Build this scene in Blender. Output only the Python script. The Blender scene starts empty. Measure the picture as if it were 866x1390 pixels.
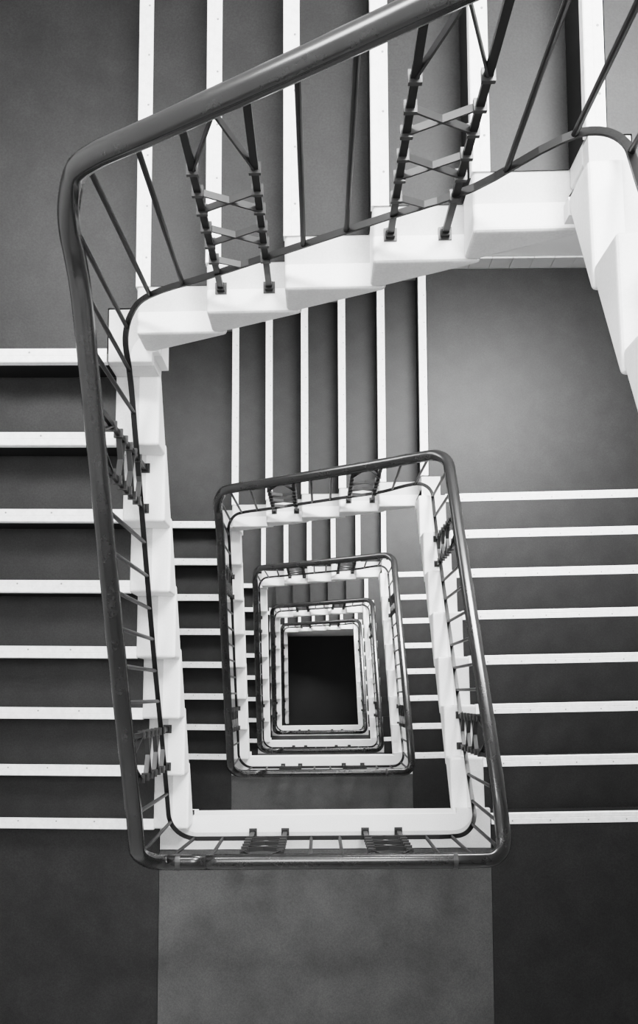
import bpy, math
from mathutils import Vector, Matrix

scn = bpy.context.scene
COL = scn.collection

# ------------------------------------------------------------------ materials
def node_mat(name, base, rough=0.6, noise=0.0, nscale=8.0, speck=0.0, sscale=160.0, metallic=0.0, bump=0.0, spec=0.5, coat=0.0):
    m = bpy.data.materials.new(name); m.use_nodes = True
    nt = m.node_tree; b = nt.nodes['Principled BSDF']
    b.inputs['Roughness'].default_value = rough
    b.inputs['Metallic'].default_value = metallic
    b.inputs['Specular IOR Level'].default_value = spec
    b.inputs['Coat Weight'].default_value = coat
    b.inputs['Coat Roughness'].default_value = 0.15
    tc = nt.nodes.new('ShaderNodeTexCoord')
    n1 = nt.nodes.new('ShaderNodeTexNoise'); n1.inputs['Scale'].default_value = nscale; n1.inputs['Detail'].default_value = 5
    n2 = nt.nodes.new('ShaderNodeTexNoise'); n2.inputs['Scale'].default_value = sscale; n2.inputs['Detail'].default_value = 2
    nt.links.new(tc.outputs['Object'], n1.inputs['Vector']); nt.links.new(tc.outputs['Object'], n2.inputs['Vector'])
    def rng(n, amp):
        r = nt.nodes.new('ShaderNodeMapRange')
        r.inputs['From Min'].default_value = 0.3; r.inputs['From Max'].default_value = 0.7
        r.inputs['To Min'].default_value = 1 - amp; r.inputs['To Max'].default_value = 1 + amp
        nt.links.new(n.outputs['Fac'], r.inputs['Value']); return r
    r1 = rng(n1, noise); r2 = rng(n2, speck)
    mu = nt.nodes.new('ShaderNodeMath'); mu.operation = 'MULTIPLY'
    nt.links.new(r1.outputs[0], mu.inputs[0]); nt.links.new(r2.outputs[0], mu.inputs[1])
    mv = nt.nodes.new('ShaderNodeMath'); mv.operation = 'MULTIPLY'; mv.inputs[1].default_value = base
    nt.links.new(mu.outputs[0], mv.inputs[0])
    cc = nt.nodes.new('ShaderNodeCombineColor')
    for i in range(3): nt.links.new(mv.outputs[0], cc.inputs[i])
    nt.links.new(cc.outputs[0], b.inputs['Base Color'])
    if bump:
        bp = nt.nodes.new('ShaderNodeBump'); bp.inputs['Strength'].default_value = bump; bp.inputs['Distance'].default_value = 0.003
        nt.links.new(n2.outputs['Fac'], bp.inputs['Height']); nt.links.new(bp.outputs['Normal'], b.inputs['Normal'])
    return m

M_STONE = node_mat('white_painted_stone', 0.9, 0.55, 0.03, 6, 0.03, 120)
M_STONE_SHADE = node_mat('shaded_stone', 0.66, 0.6, 0.07, 9, 0.05, 120)  # same stone with shade put into its colour
M_PLASTER = node_mat('white_plaster', 0.80, 0.8, 0.03, 4)
M_LINO = node_mat('dark_linoleum', 0.0175, 0.5, 0.24, 7, 0.28, 150, bump=0.1, spec=0.45)
M_LINO_RISER = node_mat('riser_linoleum', 0.015, 0.6, 0.14, 5, 0.12, 150, spec=0.3)
M_LINO_SIDE = node_mat('landing_side_linoleum', 0.022, 0.5, 0.24, 6, 0.28, 150, bump=0.1, spec=0.5)
M_LINO_MID = node_mat('landing_middle_linoleum', 0.085, 0.5, 0.18, 4, 0.16, 150, bump=0.1, spec=0.35)
M_NOSE = node_mat('pale_nosing', 0.94, 0.45, 0.07, 30, 0.05, 90)
M_SCREW = node_mat('screw_head', 0.30, 0.5)
M_TILE = node_mat('skirting_tile', 0.55, 0.35, 0.05, 5)
M_HAND = node_mat('varnished_handrail', 0.021, 0.26, 0.18, 10, 0.06, 80, spec=0.6, coat=0.35)
M_IRON = node_mat('dark_iron', 0.012, 0.42, 0.1, 12, spec=0.5)
M_STRAP = node_mat('iron_strap', 0.035, 0.38, 0.1, 12, spec=0.6)
M_COLLAR = node_mat('rail_collar', 0.07, 0.3, 0.2, 30, metallic=0.3)
M_WALL = node_mat('wall_paint', 0.72, 0.85, 0.03, 3)
M_FLOOR = node_mat('ground_floor', 0.022, 0.6, 0.12, 2, 0.1, 60)

# ------------------------------------------------------------------ mesh helpers
class MB:
    def __init__(s): s.v=[]; s.f=[]; s.m=[]; s.mats=[]
    def mi(s, mat):
        if mat not in s.mats: s.mats.append(mat)
        return s.mats.index(mat)
    def add(s, verts, faces, mats):
        o=len(s.v); s.v += [tuple(p) for p in verts]
        for i,f in enumerate(faces):
            s.f.append([o+k for k in f]); s.m.append(s.mi(mats[i] if isinstance(mats,list) else mats))
    def hexa(s, p, mat):   # p: 8 pts, bottom 0-3 ccw, top 4-7
        s.add(p, [[3,2,1,0],[4,5,6,7],[0,1,5,4],[1,2,6,5],[2,3,7,6],[3,0,4,7]], mat)
    def box(s, x0,x1,y0,y1,z0,z1, mat):
        s.hexa([(x0,y0,z0),(x1,y0,z0),(x1,y1,z0),(x0,y1,z0),(x0,y0,z1),(x1,y0,z1),(x1,y1,z1),(x0,y1,z1)], mat)
    def poly(s, pts, z0, z1, mat, side=None):
        n=len(pts); v=[(x,y,z0) for x,y in pts]+[(x,y,z1) for x,y in pts]
        s.add(v, [list(range(n,2*n))], mat)
        s2=side or mat
        s.add(v, [list(range(n-1,-1,-1))]+[[i,(i+1)%n,n+(i+1)%n,n+i] for i in range(n)], s2)
    def bar(s, a, b, side, w, t, mat):
        """rectangular bar from a to b, w along side, t across"""
        a=Vector(a);b=Vector(b);d=(b-a).normalized();side=Vector(side);side=(side-d*side.dot(d)).normalized();up=d.cross(side)
        q=[side*(w/2)*i+up*(t/2)*j for i,j in((-1,-1),(1,-1),(1,1),(-1,1))]
        s.hexa([a+k for k in q]+[b+k for k in q], mat)
    def cyl(s, a, b, r, mat, n=10):
        a=Vector(a);b=Vector(b);d=(b-a).normalized();x=d.orthogonal().normalized();y=d.cross(x)
        ring=[x*math.cos(2*math.pi*i/n)*r+y*math.sin(2*math.pi*i/n)*r for i in range(n)]
        s.add([a+k for k in ring]+[b+k for k in ring],[[i,(i+1)%n,n+(i+1)%n,n+i] for i in range(n)]+[list(range(n-1,-1,-1)),list(range(n,2*n))],mat)
    def sweep(s, pts, prof, mat):
        """profile (side, up) swept along pts; side stays horizontal"""
        n=len(prof); k=len(pts); rings=[]
        for i,p in enumerate(pts):
            t=(pts[min(i+1,k-1)]-pts[max(i-1,0)]).normalized()
            sd=Vector((t.y,-t.x,0)).normalized(); up=sd.cross(t).normalized()
            if up.z<0: up=-up
            rings += [p+sd*a+up*b for a,b in prof]
        fs=[[i*n+j,i*n+(j+1)%n,(i+1)*n+(j+1)%n,(i+1)*n+j] for i in range(k-1) for j in range(n)]
        fs += [list(range(n-1,-1,-1)), list(range((k-1)*n,k*n))]
        s.add(rings, fs, mat)
    def build(s, name, parent=None, bevel=0, smooth=False, origin=None):
        me=bpy.data.meshes.new(name)
        org=Vector(origin) if origin is not None else Vector((0,0,0))
        me.from_pydata([Vector(p)-org for p in s.v],[],s.f)
        for m in s.mats: me.materials.append(m)
        for p,i in zip(me.polygons,s.m): p.material_index=i; p.use_smooth=smooth
        import bmesh
        bm=bmesh.new(); bm.from_mesh(me)
        bmesh.ops.remove_doubles(bm, verts=bm.verts, dist=1e-5)
        bmesh.ops.recalc_face_normals(bm, faces=bm.faces); bm.to_mesh(me); bm.free()
        o=bpy.data.objects.new(name, me); COL.objects.link(o)
        if parent is not None:
            o.parent=parent; o.location=org-parent.location
        else: o.location=org
        if bevel:
            b=o.modifiers.new('bevel','BEVEL'); b.width=bevel; b.segments=3; b.limit_method='ANGLE'; b.angle_limit=math.radians(35)
            b.use_clamp_overlap=True
        return o

def thing(name, label, cat, loc, group=None):
    o=bpy.data.objects.new(name,None); COL.objects.link(o); o.location=loc; o.empty_display_size=.1
    o['label']=label; o['category']=cat
    if group: o['group']=group
    return o

# ------------------------------------------------------------------ stair geometry (metres)
ZF = 14.52                      # first seen landing stands this far above the ground floor
G = 0.29                        # going
EL, SL = -0.6748, -0.0065       # well edge on the left, and the skew of its flight
ER, SR = 0.7278, 0.0205
ET, KT, ST = 1.3769, 0.010, -0.0017
EB, KB = -0.6489, 0.0119
YL0, YR0, XT0 = -0.705, 1.3691, -0.691
MW, RM = 0.178, 0.088           # white stone margin; rail line inside it
WXL, WXR, WYB, WYF = -2.38, 2.46, 3.125, -2.40      # walls
LAP = 0.055
base = [0.0, -3.705, -7.277, -10.89, -14.52]
tops = [3.63] + base[:4]
dyL = [0, .0715, .027, .03, .03]
dyR = [0, 0, -.008, -.008, -.008]
gR  = [G, G, G-.0103, G-.006, G-.006]
dxT = [0, -.0165, -.0225, -.02, -.02]
STOREY = ['uppermost', 'second', 'third', 'fourth', 'lowest']
WHERE = ['nearest the camera', 'one turn below the nearest', 'two turns below the nearest', 'three turns below the nearest', 'deepest, reaching the ground floor']

dET = [0, 0, -.012, -.075, -.06]
dEB = [0, .04, 0, .07, 0]
def xl(y): return EL - SL*y
def xr(y): return ER - SR*y
def yt(x, k=0): return ET + KT*x + dET[k]
def yb(x, k=0): return EB + KB*x + dEB[k]

def mapL(k):
    def f(u,w,z):
        y=YL0+dyL[k]+u; e=xl(y); x=e+(WXL-e)*w/1.7
        return (x, y+SL*x, z)
    return f
def mapR(k):
    def f(u,w,z):
        y=YR0+dyR[k]-u; e=xr(y); x=e+(WXR-e)*w/1.7
        return (x, y+SR*x, z)
    return f
def mapT(k):
    def f(u,w,z):
        x=XT0+dxT[k]+u; e=yt(x,k); y=e+(WYB-e)*w/1.7
        return (x+ST*y, y, z)
    return f

def prism(mb, f, prof, ws, mats):
    """profile [(u,z)] extruded through the list of w stations; mats per profile edge per section"""
    n=len(prof); v=[f(u,w,z) for w in ws for u,z in prof]; fs=[];ms=[]
    for a in range(len(ws)-1):
        for i in range(n):
            fs.append([a*n+i,a*n+(i+1)%n,(a+1)*n+(i+1)%n,(a+1)*n+i]); ms.append(mats(a,i))
    fs.append(list(range(n))); ms.append(mats(0,-1)); fs.append([ (len(ws)-1)*n+i for i in range(n-1,-1,-1)]); ms.append(mats(len(ws)-2,-1))
    mb.add(v,fs,ms)

def nosing(f, u, z, parent, flip=False):
    mb=MB(); o=f(u,MW,z)
    W0,W1=MW+.002,1.695
    prof=[(u-.004,z-.026),(u-.004,z+.004),(u-.001,z+.007),(u+.020,z+.007),(u+.022,z+.0055),(u+.024,z+.007),(u+.052,z+.007),(u+.053,z+.003),(u+.003,z+.003),(u+.003,z-.026)]
    prism(mb,f,prof,[W0,W1],lambda a,i:M_NOSE)
    w=W0+.11
    while w<W1:
        c=Vector(f(u+.036,w,z+.0073)); mb.cyl(c,c+Vector((0,0,.0006)),.0042,M_SCREW,8); w+=.2
    return mb.build('nosing_strip',parent,origin=o)

def step(f, i, u, z, r, g, parent, strip=True, back=False):
    zb=z-r
    prof=[(u,zb+.001),(u,z),(u+g+LAP,z),(u+g+LAP,z-.024),(u+LAP-.01,zb+.001)]
    mb=MB()
    def mats(a,e):
        if e==1: return (M_STONE,M_STONE_SHADE,M_PLASTER)[a]  # strip outside the rail: handrail shade painted as darker stone
        if e in(-1,): return M_STONE_SHADE if back else M_STONE  # back flight: dimmer light on vertical ends put into the colour
        return (M_STONE,M_STONE,M_PLASTER)[a]
    prism(mb,f,prof,[0,RM-.004,MW,1.698],mats)
    s=mb.build('step',parent,bevel=.012,origin=f(u,0.1,z))
    # linoleum on tread and riser
    mb=MB()
    c0=.053 if strip else -.003
    prism(mb,f,[(u+c0,z+.001),(u+c0,z+.005),(u+g-.003,z+.005),(u+g-.003,z+.001)],[MW+.002,1.694],lambda a,e:M_LINO)
    t=mb.build('tread_covering',None,origin=f(u+.1,MW,z)); sub(t,s)
    mb=MB()
    prism(mb,f,[(u-.003,zb+.006),(u-.003,z-.027),(u-.0002,z-.027),(u-.0002,zb+.006)],[MW+.002,1.694],lambda a,e:M_LINO_RISER)
    t=mb.build('riser_covering',None,origin=f(u,MW,z)); sub(t,s)
    if strip:
        t=nosing(f,u,z,None); sub(t,s)
    return s

def sub(o,parent):
    """parent o to a part, keeping its place"""
    wl=o.location.copy(); p=parent; off=Vector((0,0,0))
    while p is not None: off+=p.location; p=p.parent
    o.parent=parent; o.location=wl-off

def skirt_flight(f, n, z0, r, g, parent):
    mb=MB()
    for i in range(n):
        u=i*g; z=z0+(i+1)*r
        for a,b in((0,.5),(.5,1)):
            ua=u+a*g+.0015+(.05 if a==0 else 0); ub=u+b*g-.0015+(.05 if b==1 else 0)
            p=[f(ua,1.685,z+.0065),f(ub,1.685,z+.0065),f(ub,1.698,z+.0065),f(ua,1.698,z+.0065)]
            q=[f(ua,1.685,z+.15),f(ub,1.685,z+.15),f(ub,1.698,z+.15),f(ua,1.698,z+.15)]
            mb.hexa(p+q,M_TILE)
        # vertical tile beside the riser
    mb.build('skirting',parent,origin=f(n*g/2,1.69,z0))

# ------------------------------------------------------------------ margins of landings
def arc(c, r, a0, a1, n=10):
    return [(c[0]+r*math.cos(a0+(a1-a0)*i/n), c[1]+r*math.sin(a0+(a1-a0)*i/n)) for i in range(n+1)]
def walk(pts, n):
    """n+1 points spread evenly along a polyline"""
    L=[0]
    for a,b in zip(pts,pts[1:]): L.append(L[-1]+math.hypot(b[0]-a[0],b[1]-a[1]))
    out=[]
    for i in range(n+1):
        s=L[-1]*i/n; k=0
        while k<len(L)-2 and L[k+1]<s: k+=1
        t=(s-L[k])/max(1e-9,L[k+1]-L[k]); out.append((pts[k][0]+(pts[k+1][0]-pts[k][0])*t, pts[k][1]+(pts[k+1][1]-pts[k][1])*t))
    for q in pts[1:-1]:                 # keep the corners sharp
        j=min(range(1,n),key=lambda i:(out[i][0]-q[0])**2+(out[i][1]-q[1])**2); out[j]=q
    return out
CR=0.115
def margin(mb, segs, z0, z1):
    """segs: list of (inner, mid, outer) point lists with equal counts"""
    I=[p for s in segs for p in s[0]];Mi=[p for s in segs for p in s[1]];O=[p for s in segs for p in s[2]]
    n=len(I)
    lo=[(x,y,z0) for x,y in I]+[(x,y,z0) for x,y in Mi]+[(x,y,z0) for x,y in O]
    hi=[(x,y,z1) for x,y in I]+[(x,y,z1) for x,y in Mi]+[(x,y,z1) for x,y in O]
    v=lo+hi; h=3*n
    fs=[];ms=[]
    def q(*k):
        pts=[tuple(round(c,5) for c in v[j]) for j in k]; ks=[]
        seen=[]
        for j,p in zip(k,pts):
            if p not in seen: seen.append(p); ks.append(j)
        return ks
    def ad(k,m):
        k=q(*k)
        if len(k)>2: fs.append(k); ms.append(m)
    for i in range(n-1):
        ad([h+i,h+i+1,h+n+i+1,h+n+i],M_STONE); ad([h+n+i,h+n+i+1,h+2*n+i+1,h+2*n+i],M_STONE_SHADE)  # outer strip carries the painted handrail shade
        ad([i,i+1,n+i+1,n+i],M_STONE); ad([n+i,n+i+1,2*n+i+1,2*n+i],M_STONE_SHADE)
        ad([i,i+1,h+i+1,h+i],M_STONE); ad([2*n+i,2*n+i+1,h+2*n+i+1,h+2*n+i],M_STONE_SHADE)
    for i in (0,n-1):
        ad([i,n+i,h+n+i,h+i],M_STONE); ad([n+i,2*n+i,h+2*n+i,h+n+i],M_STONE_SHADE)
    mb.add(v,fs,ms)

def tiles(mb, a, b, nrm, z, h=.145):
    a=Vector((a[0],a[1],0));b=Vector((b[0],b[1],0));L=(b-a).length;d=(b-a)/L;nv=Vector((nrm[0],nrm[1],0))*.013
    n=max(1,round(L/.155))
    for i in range(n):
        p=a+d*(L*i/n+.0015);q=a+d*(L*(i+1)/n-.0015)
        lo=[p,q,q+nv,p+nv]
        mb.hexa([(k.x,k.y,z) for k in lo]+[(k.x,k.y,z+h) for k in lo],M_TILE)

def corner_landing(k, z, right):
    """quarter landing at the back left or the back right of the well"""
    side='right' if right else 'left'
    name='quarter_landing'
    f=mapT(k)
    if right:
        ex=xr(yt(ER,k)); ey=yt(ex,k)
        xe=XT0+dxT[k]+5*G                 # its nosing above the back flight
        yn=YR0+dyR[k]+SR*(ex+.09)         # first riser of the right flight
        X_in=xe; yl=yn-LAP
        wallx=WXR
        lab='dark back-right quarter landing of the %s storey, %s'%(STOREY[k],WHERE[k])
    else:
        ex=xl(yt(EL,k)); ey=yt(ex,k)
        yn=YL0+dyL[k]+7*G+SL*ex
        xe=XT0+dxT[k]+LAP
        wallx=WXL
        lab='dark back-left quarter landing of the %s storey, %s'%(STOREY[k],WHERE[k])
    cx=(ex+wallx)/2
    t=thing(name,lab,'landing',(cx,2.2,ZF+z),'quarter landings on the back %s'%side)
    Z=ZF+z
    if right:
        ylow=yn-LAP
        slab=[(xe+.005,ey+.11),(ex+.11,ey+.11),(ex+.11,ylow+SR*.1),(WXR-.004,ylow+SR*1.6),(WXR-.004,WYB-.004),(xe+.005,WYB-.004)]
        mx=ex+MW; my=ey+MW
        I=[(xe,ey),(ex,ey),(ex,ylow)]; 
        rx=ex+RM; ry=ey+RM; ox=ex+MW; oy=ey+MW
        lino=[(xe+.053,oy+.002),(ox+.002,oy+.002),(ox+.002,ylow+LAP+.002),(WXR-.008,ylow+LAP+SR*1.6+.002),(WXR-.008,WYB-.02),(xe+.053,WYB-.02)]
        nI=[(xe,ey),(ex,ey)]
        A=max(xe+.001,rx-CR)
        segs=[(walk([(xe,ey),(min(ex,A),ey)],3),walk([(xe,ry),(A,ry)],3),walk([(xe,oy),(A,oy)],3))]
        a=arc((A,ry-CR),CR,math.pi/2,math.asin(0),10) if False else arc((rx-CR,ry-CR),CR,math.pi/2,0,10)
        a=[(max(p[0],xe),p[1]) for p in a]
        segs.append((walk([(min(ex,A),ey),(ex,ey),(ex,min(ey,ry-CR))],10),a,walk([(A,oy),(ox,oy),(ox,ry-CR)],10)))
        segs.append((walk([(ex,min(ey,ry-CR)),(ex,ylow)],3),walk([(rx,ry-CR),(rx,ylow)],3),walk([(ox,ry-CR),(ox,ylow)],3)))
    else:
        dk=SL*(WXL-ex)
        slab=[(WXL+.004,yn+dk+.004),(ex-.001,yn+.004),(ex,ey),(xe,ey+.001),(xe,WYB-.004),(WXL+.004,WYB-.004)]
        rx=ex-RM; ry=ey+RM; ox=ex-MW; oy=ey+MW
        xj=xe-LAP
        lino=[(WXL+.008,yn+dk+.053),(ox-.002,yn+.053),(ox-.002,oy+.002),(xj-.004,oy+.002),(xj-.004,WYB-.02),(WXL+.008,WYB-.02)]
        B=ry-CR
        segs=[(walk([(ex,yn),(ex,max(yn+.001,B))],3),walk([(rx,yn),(rx,max(yn+.001,B))],3),walk([(ox,yn),(ox,max(yn+.001,B))],3))]
        a=[(p[0],max(p[1],yn)) for p in arc((rx+CR,ry-CR),CR,math.pi,math.pi/2,10)]
        a=[(min(p[0],xe),p[1]) for p in a]
        segs.append((walk([(ex,max(yn+.001,B)),(ex,ey),(max(ex+.001,min(rx+CR,xe)),ey)],10),a,walk([(ox,max(yn+.001,B)),(ox,oy),(min(rx+CR,xe),oy)],10)))
    mb=MB(); mb.poly(slab,Z-.20,Z-.045,M_PLASTER)
    mb.build('slab',t,origin=(cx,2.2,Z-.1))
    mb=MB(); margin(mb,segs,Z-.045,Z); mb.build('edge_stone',t,bevel=.008,origin=(ex,ey,Z))
    mb=MB(); mb.poly(lino,Z-.044,Z+.004,M_LINO); mb.build('floor_covering',t,origin=(cx,2.2,Z))
    # nosing over the flight below and its riser
    if right:
        f2=mapT(k); u=5*G
    else:
        f2=mapL(k); u=7*G
    n=nosing(f2,u,Z,None); sub(n,t)
    r=(tops[k]-base[k])/22
    mb=MB()
    prism(mb,f2,[(u-.003,Z-r+.006),(u-.003,Z-.027),(u-.0002,Z-.027),(u-.0002,Z-r+.006)],[MW+.002,1.694],lambda a,e:M_LINO_RISER)
    o=mb.build('riser_covering',None,origin=f2(u,MW,Z)); sub(o,t)
    mb=MB()
    prism(mb,f2,[(u,Z-r+.001),(u,Z-.0455),(u+LAP,Z-.0455),(u+LAP,Z-r+.001)],[MW-.06 if right else .001,MW,1.69],lambda a,e:M_STONE_SHADE if a==0 else M_PLASTER)
    o=mb.build('edge_beam',None,bevel=.008,origin=f2(u,.1,Z-.1)); sub(o,t)
    mb=MB()
    if right:
        tiles(mb,(xe+.06,WYB-.004),(WXR-.02,WYB-.004),(0,-1),Z+.0045); tiles(mb,(WXR-.004,WYB-.02),(WXR-.004,yn+.06),(-1,0),Z+.0045)
    else:
        tiles(mb,(WXL+.02,WYB-.004),(xe-LAP-.01,WYB-.004),(0,-1),Z+.0045); tiles(mb,(WXL+.004,WYB-.02),(WXL+.004,yn+.08),(1,0),Z+.0045)
    mb.build('skirting',t,origin=(cx,3,Z))

def main_landing(z, kdn, kup, label):
    """landing along the front of the well; kdn = storey whose right flight arrives, kup = storey whose left flight leaves"""
    Z=ZF+z
    kk=kup if kup is not None else 0
    yb=lambda x: EB+KB*x+(dEB[kk] if kup is not None else 0)
    t=thing('landing',label,'landing',(0,-1.5,Z),'floor landings at the front of the well')
    yl=YL0+(dyL[kup] if kup is not None else 0)
    yr=YR0+dyR[kdn]-7*gR[kdn]
    elx=xl(-.65); erx=xr(-.65)
    yR1=yr+SR*erx; yR2=yr+SR*WXR
    il=(elx,yb(elx)); ir=(erx,yb(erx))
    slab=[(WXL+.004,WYF+.004),(WXR-.004,WYF+.004),(WXR-.004,yR2),(erx+.001,yR1),ir,il,(elx-.001,yl+LAP),(WXL+.004,yl+LAP)]
    mb=MB(); mb.poly(slab,Z-.22,Z-.045,M_PLASTER); mb.build('slab',t,origin=(0,-1.5,Z-.1))
    # margin
    rxl,rxr=elx-RM,erx+RM; oxl,oxr=elx-MW,erx+MW
    dyr=-RM; dyo=-MW
    segs=[]
    yA=il[1]+dyr+CR; yB=ir[1]+dyr+CR
    top=yl+LAP-.004; tr=yR1
    def ybr(x,d): return yb(x)+d
    segs.append((walk([(elx,top),(elx,max(il[1],yA))],3),walk([(rxl,top),(rxl,yA)],3),walk([(oxl,top),(oxl,yA)],3)))
    xa=rxl+CR; xb=rxr-CR
    segs.append((walk([(elx,max(il[1],yA)),il,(max(xa,elx),yb(max(xa,elx)))],10),arc((xa,yA),CR,math.pi,1.5*math.pi,10),walk([(oxl,yA),(oxl,ybr(elx,dyo)),(xa,ybr(xa,dyo))],10)))
    segs.append((walk([(max(xa,elx),yb(max(xa,elx))),(min(xb,erx),yb(min(xb,erx)))],6),walk([(xa,ybr(xa,dyr)),(xb,ybr(xb,dyr))],6),walk([(xa,ybr(xa,dyo)),(xb,ybr(xb,dyo))],6)))
    segs.append((walk([(min(xb,erx),yb(min(xb,erx))),ir,(erx,max(ir[1],yB))],10),arc((xb,yB),CR,1.5*math.pi,2*math.pi,10),walk([(xb,ybr(xb,dyo)),(oxr,ybr(erx,dyo)),(oxr,yB)],10)))
    segs.append((walk([(erx,max(ir[1],yB)),(erx,max(tr,yB+.001))],2),walk([(rxr,yB),(rxr,max(tr,yB+.001))],2),walk([(oxr,yB),(oxr,max(tr,yB+.001))],2)))
    mb=MB(); margin(mb,segs,Z-.045,Z); mb.build('edge_stone',t,bevel=.002,origin=(0,-.7,Z))
    yo=EB-MW-.003
    mb=MB(); mb.poly([(oxl-.001,WYF+.02),(oxr+.001,WYF+.02),(oxr+.001,ybr(oxr,dyo)-.003),(oxl-.001,ybr(oxl,dyo)-.003)],Z-.044,Z+.004,M_LINO_MID)
    o=mb.build('middle_floor_covering',t,origin=(0,-1.5,Z)); o['label']='lighter grey floor panel in front of the well'
    mb=MB(); mb.poly([(WXL+.02,WYF+.02),(oxl-.003,WYF+.02),(oxl-.003,yl-.004),(WXL+.02,yl-.004)],Z-.044,Z+.004,M_LINO_SIDE)
    mb.build('side_floor_covering',t,origin=(-1.6,-1.5,Z))
    mb=MB(); mb.poly([(oxr+.003,WYF+.02),(WXR-.02,WYF+.02),(WXR-.02,yR2-.053),(oxr+.003,yR1-.05)],Z-.044,Z+.004,M_LINO_SIDE)
    mb.build('side_floor_covering',t,origin=(1.6,-1.5,Z))
    f=mapR(kdn); u=7*gR[kdn]
    n=nosing(f,u,Z,None); sub(n,t)
    r=(tops[kdn]-base[kdn])/22
    mb=MB(); prism(mb,f,[(u-.003,Z-r+.006),(u-.003,Z-.027),(u-.0002,Z-.027),(u-.0002,Z-r+.006)],[MW+.002,1.694],lambda a,e:M_LINO_RISER)
    o=mb.build('riser_covering',None,origin=f(u,MW,Z)); sub(o,t)
    mb=MB(); tiles(mb,(WXL+.02,WYF+.004),(WXR-.02,WYF+.004),(0,1),Z+.0045); tiles(mb,(WXL+.004,WYF+.02),(WXL+.004,yl-.01),(1,0),Z+.0045); tiles(mb,(WXR-.004,WYF+.02),(WXR-.004,yR2-.06),(-1,0),Z+.0045)
    mb.build('skirting',t,origin=(0,WYF,Z))

# ------------------------------------------------------------------ flights
def flights(k):
    r=(tops[k]-base[k])/22; z0=ZF+base[k]
    for side,f,n,zs,g,phr in (('left',mapL(k),7,z0,G,'climbing to the back-left landing'),
                              ('back',mapT(k),5,z0+8*r,G,'climbing rightwards along the back wall'),
                              ('right',mapR(k),7,z0+14*r,gR[k],'climbing towards the front landing')):
        c=f(n*g/2,.85,zs)
        t=thing('stair_flight','%s flight of dark steps, %s storey, %s'%(side,STOREY[k],phr),'stairs',c,'stair flights on the %s of the well'%side)
        for i in range(n): step(f,i,i*g,zs+(i+1)*r,r,g,t,k!=3,side=='back')
        skirt_flight(f,n,zs,r,g,t)
        if k==4 and side=='back':
            mb=MB(); prism(mb,f,[(0,ZF+base[4]),(0,zs+.01),(n*g+LAP,zs+n*r-.06),(n*g+LAP,ZF+base[4])],[.012,.09],lambda a,e:M_PLASTER)
            mb.build('spandrel_wall',t,origin=f(.7,.05,ZF+base[4]))

# ------------------------------------------------------------------ railing
def pchip(xs,ys):
    n=len(xs);h=[xs[i+1]-xs[i] for i in range(n-1)];d=[(ys[i+1]-ys[i])/h[i] for i in range(n-1)];m=[d[0]]
    for i in range(1,n-1):
        m.append(0 if d[i-1]*d[i]<=0 else 3*(h[i-1]+h[i])/((2*h[i]+h[i-1])/d[i-1]+(h[i]+2*h[i-1])/d[i]))
    m.append(d[-1])
    def f(x):
        if x<=xs[0]: return ys[0]
        if x>=xs[-1]: return ys[-1]
        k=0
        while x>xs[k+1]: k+=1
        t=(x-xs[k])/h[k]
        return (2*t**3-3*t*t+1)*ys[k]+(t**3-2*t*t+t)*h[k]*m[k]+(-2*t**3+3*t*t)*ys[k+1]+(t**3-t*t)*h[k]*m[k+1]
    return f

HP=[(0,-.027),(.016,-.027),(.016,-.017),(.024,-.015),(.030,-.010),(.0335,-.003),(.031,.003),(.0335,.008),(.0325,.015),(.027,.023),(.017,.029),(.006,.0315)]
HPROF=HP+[(-a,b) for a,b in HP[:0:-1]]

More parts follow.
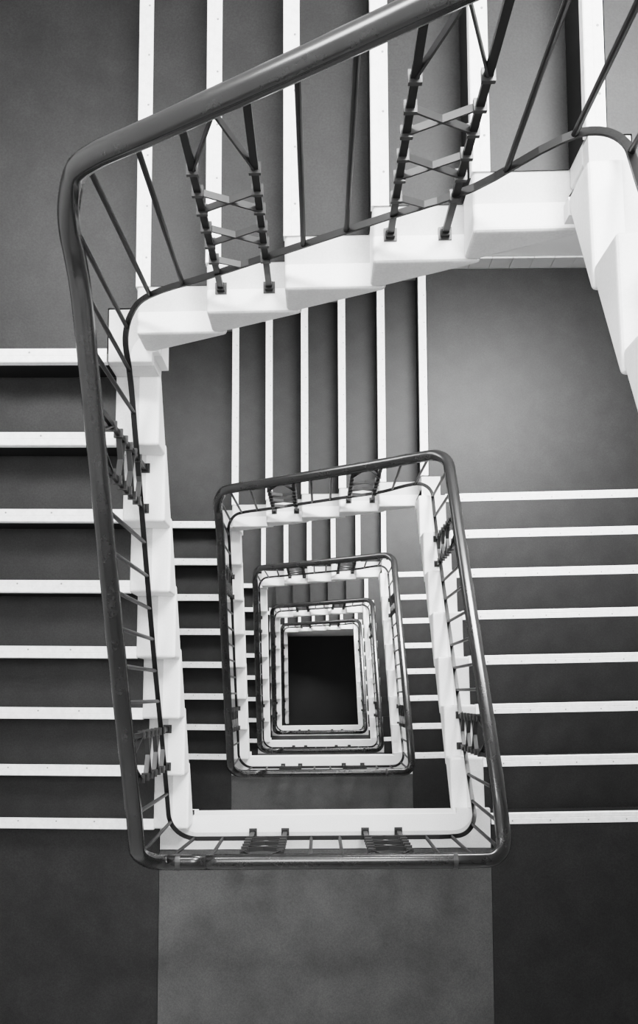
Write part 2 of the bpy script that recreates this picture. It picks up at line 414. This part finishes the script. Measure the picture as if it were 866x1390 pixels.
def railing(k):
    r=(tops[k]-base[k])/22; b=base[k]; tp=tops[k]
    yL=YL0+dyL[k]; yR=YR0+dyR[k]; xT=XT0+dxT[k]; gr=gR[k]
    pL=lambda y: b+r*(1+(y-yL)/G)
    pT=lambda x: b+r*(9+(x-xT)/G)
    pR=lambda y: b+r*(15+(yR+SR*.8-y)/gr)
    # plan corners of the rail line
    def off(x,y): return (x,y)
    ku=max(k-1,0)
    TLc=(xl(ET)-RM, yt(EL,k)+RM); TRc=(xr(ET)+RM, yt(ER,k)+RM); BLc=(xl(EB)-RM, yb(EL,k)-RM); BRc=(xr(EB)+RM, yb(ER,ku)-RM)
    S=(-.50, yb(-.50,k)-RM)
    cs=[S,BLc,TLc,TRc,BRc,(-.50,yb(-.50,ku)-RM)]
    # rounded polylines of equal point count: one for the rail below, a tighter one for the handrail
    def rounded(Rs):
        pts=[Vector(cs[0])]
        for i in range(1,len(cs)-1):
            p=Vector(cs[i]);a=(Vector(cs[i-1])-p).normalized();c=(Vector(cs[i+1])-p).normalized();R=Rs[i-1]
            if i>1: pts.append(p+a*.24)
            A=p+a*R;C=p+c*R;N=10
            for j in range(N+1):
                th=math.pi/2*j/N; pts.append(p+a*R*(1-math.sin(th))+c*R*(1-math.cos(th)))
            pts.append(p+c*.24)
        pts.append(Vector(cs[-1])); return pts
    pts=rounded([.14,.11,.11,.11]); hpt=rounded([.095,.085,.10,.085])
    L=[0]
    for p,q in zip(pts,pts[1:]): L.append(L[-1]+(q-p).length)
    def at(s,pts=pts):
        s=min(max(s,0),L[-1]); i=0
        while i<len(L)-2 and L[i+1]<s: i+=1
        t=(s-L[i])/max(1e-9,L[i+1]-L[i]); return pts[i].lerp(pts[i+1],t)
    fine=[L[-1]*i/1600 for i in range(1601)]; fp=[at(s) for s in fine]
    seg=[0,(L[-1])]
    def near(x,y,lo=0,hi=1e9):
        return min((((p.x-x)**2+(p.y-y)**2,s) for p,s in zip(fp,fine) if lo<=s<=hi))[1]
    sTL=near(*TLc); sTR=near(*TRc); sBL=near(*BLc,hi=sTL); sBR=near(*BRc,lo=sTR)
    sL=lambda y: near(xl(y)-RM,y,sBL-.2,sTL+.2)
    sT=lambda x: near(x,yt(x,k)+RM,sTL-.2,sTR+.2)
    sR=lambda y: near(xr(y)+RM,y,sTR-.2,sBR+.2)
    sB=lambda x: near(x,yb(x,ku)-RM,sBR-.2,1e9)
    q=dyL[k]
    keys=[(0,b+.19,b+.79),(near(-.63,yb(-.63,k)-RM,0,sBL),b+.192,b+.792),(sL(-.62+q),pL(-.62+q)+.045,pL(-.62+q)+.765),(sL(-.45+q),pL(-.45+q)+.035,pL(-.45+q)+.775),(sL(.2),pL(.2)+.05,pL(.2)+.765),(sL(.8),pL(.8)+.03,pL(.8)+.73),(sL(1.1),pL(1.1)+.02,pL(1.1)+.712),(sL(1.27),pL(1.27)+.02,pL(1.27)+.710),
          (sT(-.60),pT(-.60)+.092,pT(-.60)+.858),(sT(-.40),pT(-.40)+.085,pT(-.40)+.86),(sT(-.1),pT(-.1)+.085,pT(-.1)+.858),(sT(.2),pT(.2)+.085,pT(.2)+.858),(sT(.45),pT(.45)+.085,pT(.45)+.86),(sT(.66),pT(.66)+.18,pT(.66)+.87),
          (sR(1.20),pR(1.20)+.02,pR(1.20)+.775),(sR(.9),pR(.9)+.01,pR(.9)+.77),(sR(.3),pR(.3)+.02,pR(.3)+.77),(sR(-.45),pR(-.45)+.02,pR(-.45)+.77),(sR(-.58),pR(-.58)+.045,pR(-.58)+.755),(sB(.62),tp+.19,tp+.79),(L[-1],tp+.19,tp+.79)]
    ss=[a for a,_,_ in keys]
    zr=pchip(ss,[ZF+x for _,x,_ in keys]); zh=pchip(ss,[ZF+x for _,_,x in keys])
    # dense samples: every path vertex plus regular ones
    smp=sorted(set([round(s,4) for s in L]+[round(L[-1]*i/150,4) for i in range(151)]))
    o2=[smp[0]]
    for s in smp[1:]:
        if s-o2[-1]>.006: o2.append(s)
    smp=o2
    Pr=lambda s:Vector((*at(s),zr(s))); Ph=lambda s:Vector((*at(s,hpt),zh(s)))
    lab='dark iron railing with varnished handrail round the %s storey, %s'%(STOREY[k],WHERE[k])
    t=thing('stair_railing',lab,'railing',(cs[1][0],cs[1][1],ZF+b),'railings winding down the stairwell')
    mb=MB(); mb.sweep([Ph(s) for s in smp],HPROF,M_HAND); mb.build('handrail',t,smooth=True,origin=Ph(smp[len(smp)//2]))
    mb=MB(); mb.sweep([Pr(s) for s in smp],[(-.011,-.004),(.011,-.004),(.011,.004),(-.011,.004)],M_IRON); mb.build('bottom_rail',t,origin=Pr(smp[len(smp)//2]))
    for s in (min(fine,key=lambda s:(at(s,hpt)-Vector((.60,yb(.60,ku)-RM))).length), min(fine,key=lambda s:(at(s,hpt)-Vector((-.625,yb(-.625,k)-RM))).length)):
        p0,p1=Ph(s-.008),Ph(s+.008)
        mb=MB(); mb.sweep([p0,p1],[(a*1.05,c*1.05) for a,c in HPROF],M_COLLAR); mb.build('rail_joint',t,smooth=False,origin=p0)
    bars=[sL(y+q*.6) for y in (-.655,-.503,-.035,.11,.249,.385,.522,.661,1.15,1.294,1.42)]+[sT(x) for x in(-.616,-.484,-.047,.09,.531,.678)]+\
         [sR(y) for y in(1.36,1.208,.729,.598,.448,.30,.158,.024,-.442,-.573,-.70)]+[sB(x) for x in(.68,.55,.107,-.04,-.494)]
    bars.append(near(-.64,yb(-.64,k)-RM,0,sBL+.05))
    for s in bars:
        a=Pr(s);c=Ph(s)-Vector((0,0,.022))
        mb=MB(); mb.cyl(a,c,.0088,M_IRON,10); mb.build('baluster',t,smooth=False,origin=a)
    # ladder shaped panels
    pan=[(sL(-.362+q*.6),sL(-.177+q*.6),ZF+b+2*r),(sL(.807+q*.6),sL(.984+q*.6),ZF+b+6*r),(sT(-.351),sT(-.174),ZF+b+10*r),(sT(.233),sT(.407),ZF+b+12*r),
         (sR(1.044),sR(.872),ZF+b+16*r),(sR(-.123),sR(-.301),ZF+b+20*r),(sB(.428),sB(.246),ZF+tp),(sB(-.182),sB(-.352),ZF+tp)]
    FR=[.06,.19,.315,.44,.565,.70]
    for sa,sb,zt in pan:
        A=at(sa);B=at(sb);sm=(sa+sb)/2;d=(B-A).normalized();nrm=Vector((d.y,-d.x,0));dv=Vector((d.x,d.y,0))
        zr0=zr(sm); H=(zh(sm)-.03)-zr0
        hs=[zr0+H*f for f in FR]
        pa=lambda z:Vector((A.x,A.y,z)); pb=lambda z:Vector((B.x,B.y,z)); C=at(sm)
        w,th=.021,.006
        Cm=lambda z:Vector((C.x,C.y,z))
        for h,z in((hs[0],zr0+.004),(hs[5],zh(sm)-.024)):
            mb=MB(); mb.bar(pa(h),Cm(z),nrm,w,th,M_STRAP); mb.bar(pb(h),Cm(z),nrm,w,th,M_STRAP); mb.build('strap_chevron',t,origin=Cm(h))
        for i,j in((1,2),(3,4)):
            mb=MB(); mb.bar(pa(hs[i]),pb(hs[j]),nrm,w,th,M_STRAP); mb.bar(pa(hs[j]),pb(hs[i]),nrm,w,th,M_STRAP); mb.build('strap_cross',t,origin=Cm(hs[i]))
        for P,s in((A,sa),(B,sb)):
            mb=MB(); mb.bar((P.x,P.y,zt+.012),(P.x,P.y,zh(s)-.022),dv,.021,.014,M_IRON)
            if k>1:
                for z in hs: mb.bar((P.x,P.y,z-.006),(P.x,P.y,z+.006),dv,.032,.032,M_IRON)
            po=mb.build('post',t,origin=(P.x,P.y,zt))
            mb=MB(); mb.bar((P.x,P.y,zt),(P.x,P.y,zt+.006),dv,.042,.042,M_STRAP); mb.bar((P.x,P.y,zt+.006),(P.x,P.y,zt+.022),dv,.027,.027,M_IRON)
            o=mb.build('base_plate',None,origin=(P.x,P.y,zt)); sub(o,po)
            if k<=1:
                for z in hs:
                    mb=MB(); mb.bar((P.x,P.y,z-.006),(P.x,P.y,z+.006),dv,.034,.034,M_STRAP); o=mb.build('clasp',None,origin=(P.x,P.y,z)); sub(o,po)

# ------------------------------------------------------------------ build
for k in range(5):
    r=(tops[k]-base[k])/22
    flights(k); corner_landing(k, base[k]+8*r, False); corner_landing(k, base[k]+14*r, True); railing(k)
LL=['upper front landing behind the camera','wide front landing with lighter middle panel, topmost in view','front landing one turn below the nearest railing','front landing two turns below the nearest railing','small front landing three turns down, last above the ground floor']
for i,(z,kd,ku) in enumerate(((3.63,0,None),(base[0],1,0),(base[1],2,1),(base[2],3,2),(base[3],4,3))):
    main_landing(z,kd,ku,LL[i])

def struct(name, bounds, mat):
    mb=MB(); mb.box(*bounds,mat); c=((bounds[0]+bounds[1])/2,(bounds[2]+bounds[3])/2,bounds[4])
    o=mb.build(name,origin=c); o['kind']='structure'; return o
ZT=ZF+7.5
struct('floor',(WXL-.2,WXR+.2,WYF-.2,WYB+.2,-.2,0),M_FLOOR)
struct('wall_back',(WXL-.2,WXR+.2,WYB,WYB+.2,0,ZT),M_WALL)
struct('wall_front',(WXL-.2,WXR+.2,WYF-.2,WYF,0,ZT),M_WALL)
struct('wall_left',(WXL-.2,WXL,WYF,WYB,0,ZT),M_WALL)
struct('wall_right',(WXR,WXR+.2,WYF,WYB,0,ZT),M_WALL)

# ------------------------------------------------------------------ light
w=bpy.data.worlds.new('sky'); scn.world=w; w.use_nodes=True
w.node_tree.nodes['Background'].inputs[0].default_value=(1,1,1,1); w.node_tree.nodes['Background'].inputs[1].default_value=0.16
def area(name, loc, target, sx, sy, power):
    l=bpy.data.lights.new(name,'AREA'); l.shape='RECTANGLE'; l.size=sx; l.size_y=sy; l.energy=power
    o=bpy.data.objects.new(name,l); COL.objects.link(o); o.location=loc
    o.rotation_euler=(Vector(target)-Vector(loc)).to_track_quat('-Z','Y').to_euler(); return o
area('skylight',(0.1,.5,ZF+7.3),(0.1,.4,0),2.5,2.5,130)
for k in range(5):
    r=(tops[k]-base[k])/22; z=ZF+base[k]+14*r
    l_=area('window_and_fill_light',(1.25,WYB-.06,z+2.5),(.75,.85,z),1.7,1.0,114); l_.data.spread=math.radians(125)
    l_=area('window_and_fill_light',(-1.35,WYB-.06,z-6*r+2.4),(-.9,1.1,z-6*r),1.0,1.0,27); l_.data.spread=math.radians(125)  # weak unseen fill, added to brighten the back-left landing

# ------------------------------------------------------------------ camera
P=dict(tx=-.0801,ty=-.0217,F=1126.89,pu=407.96,pv=851.80,D0=4.5397)
cx,sx=math.cos(P['tx']),math.sin(P['tx']);cy,sy=math.cos(P['ty']),math.sin(P['ty'])
R=Matrix(((1,0,0),(0,cx,-sx),(0,sx,cx)))@Matrix(((cy,0,sy),(0,1,0),(-sy,0,cy)))
cd=bpy.data.cameras.new('camera'); co=bpy.data.objects.new('camera',cd); COL.objects.link(co)
co.matrix_world=Matrix.Translation((0,0,ZF+P['D0']))@R.transposed().to_4x4()
cd.sensor_fit='AUTO'; cd.sensor_width=36; cd.lens=P['F']/1390*36
cd.shift_x=(433-P['pu'])/1390; cd.shift_y=(P['pv']-695)/1390; cd.clip_start=.02; cd.clip_end=100
scn.camera=co
scn.view_settings.view_transform='Filmic'; scn.view_settings.look='High Contrast'; scn.view_settings.exposure=0.7; scn.view_settings.gamma=1
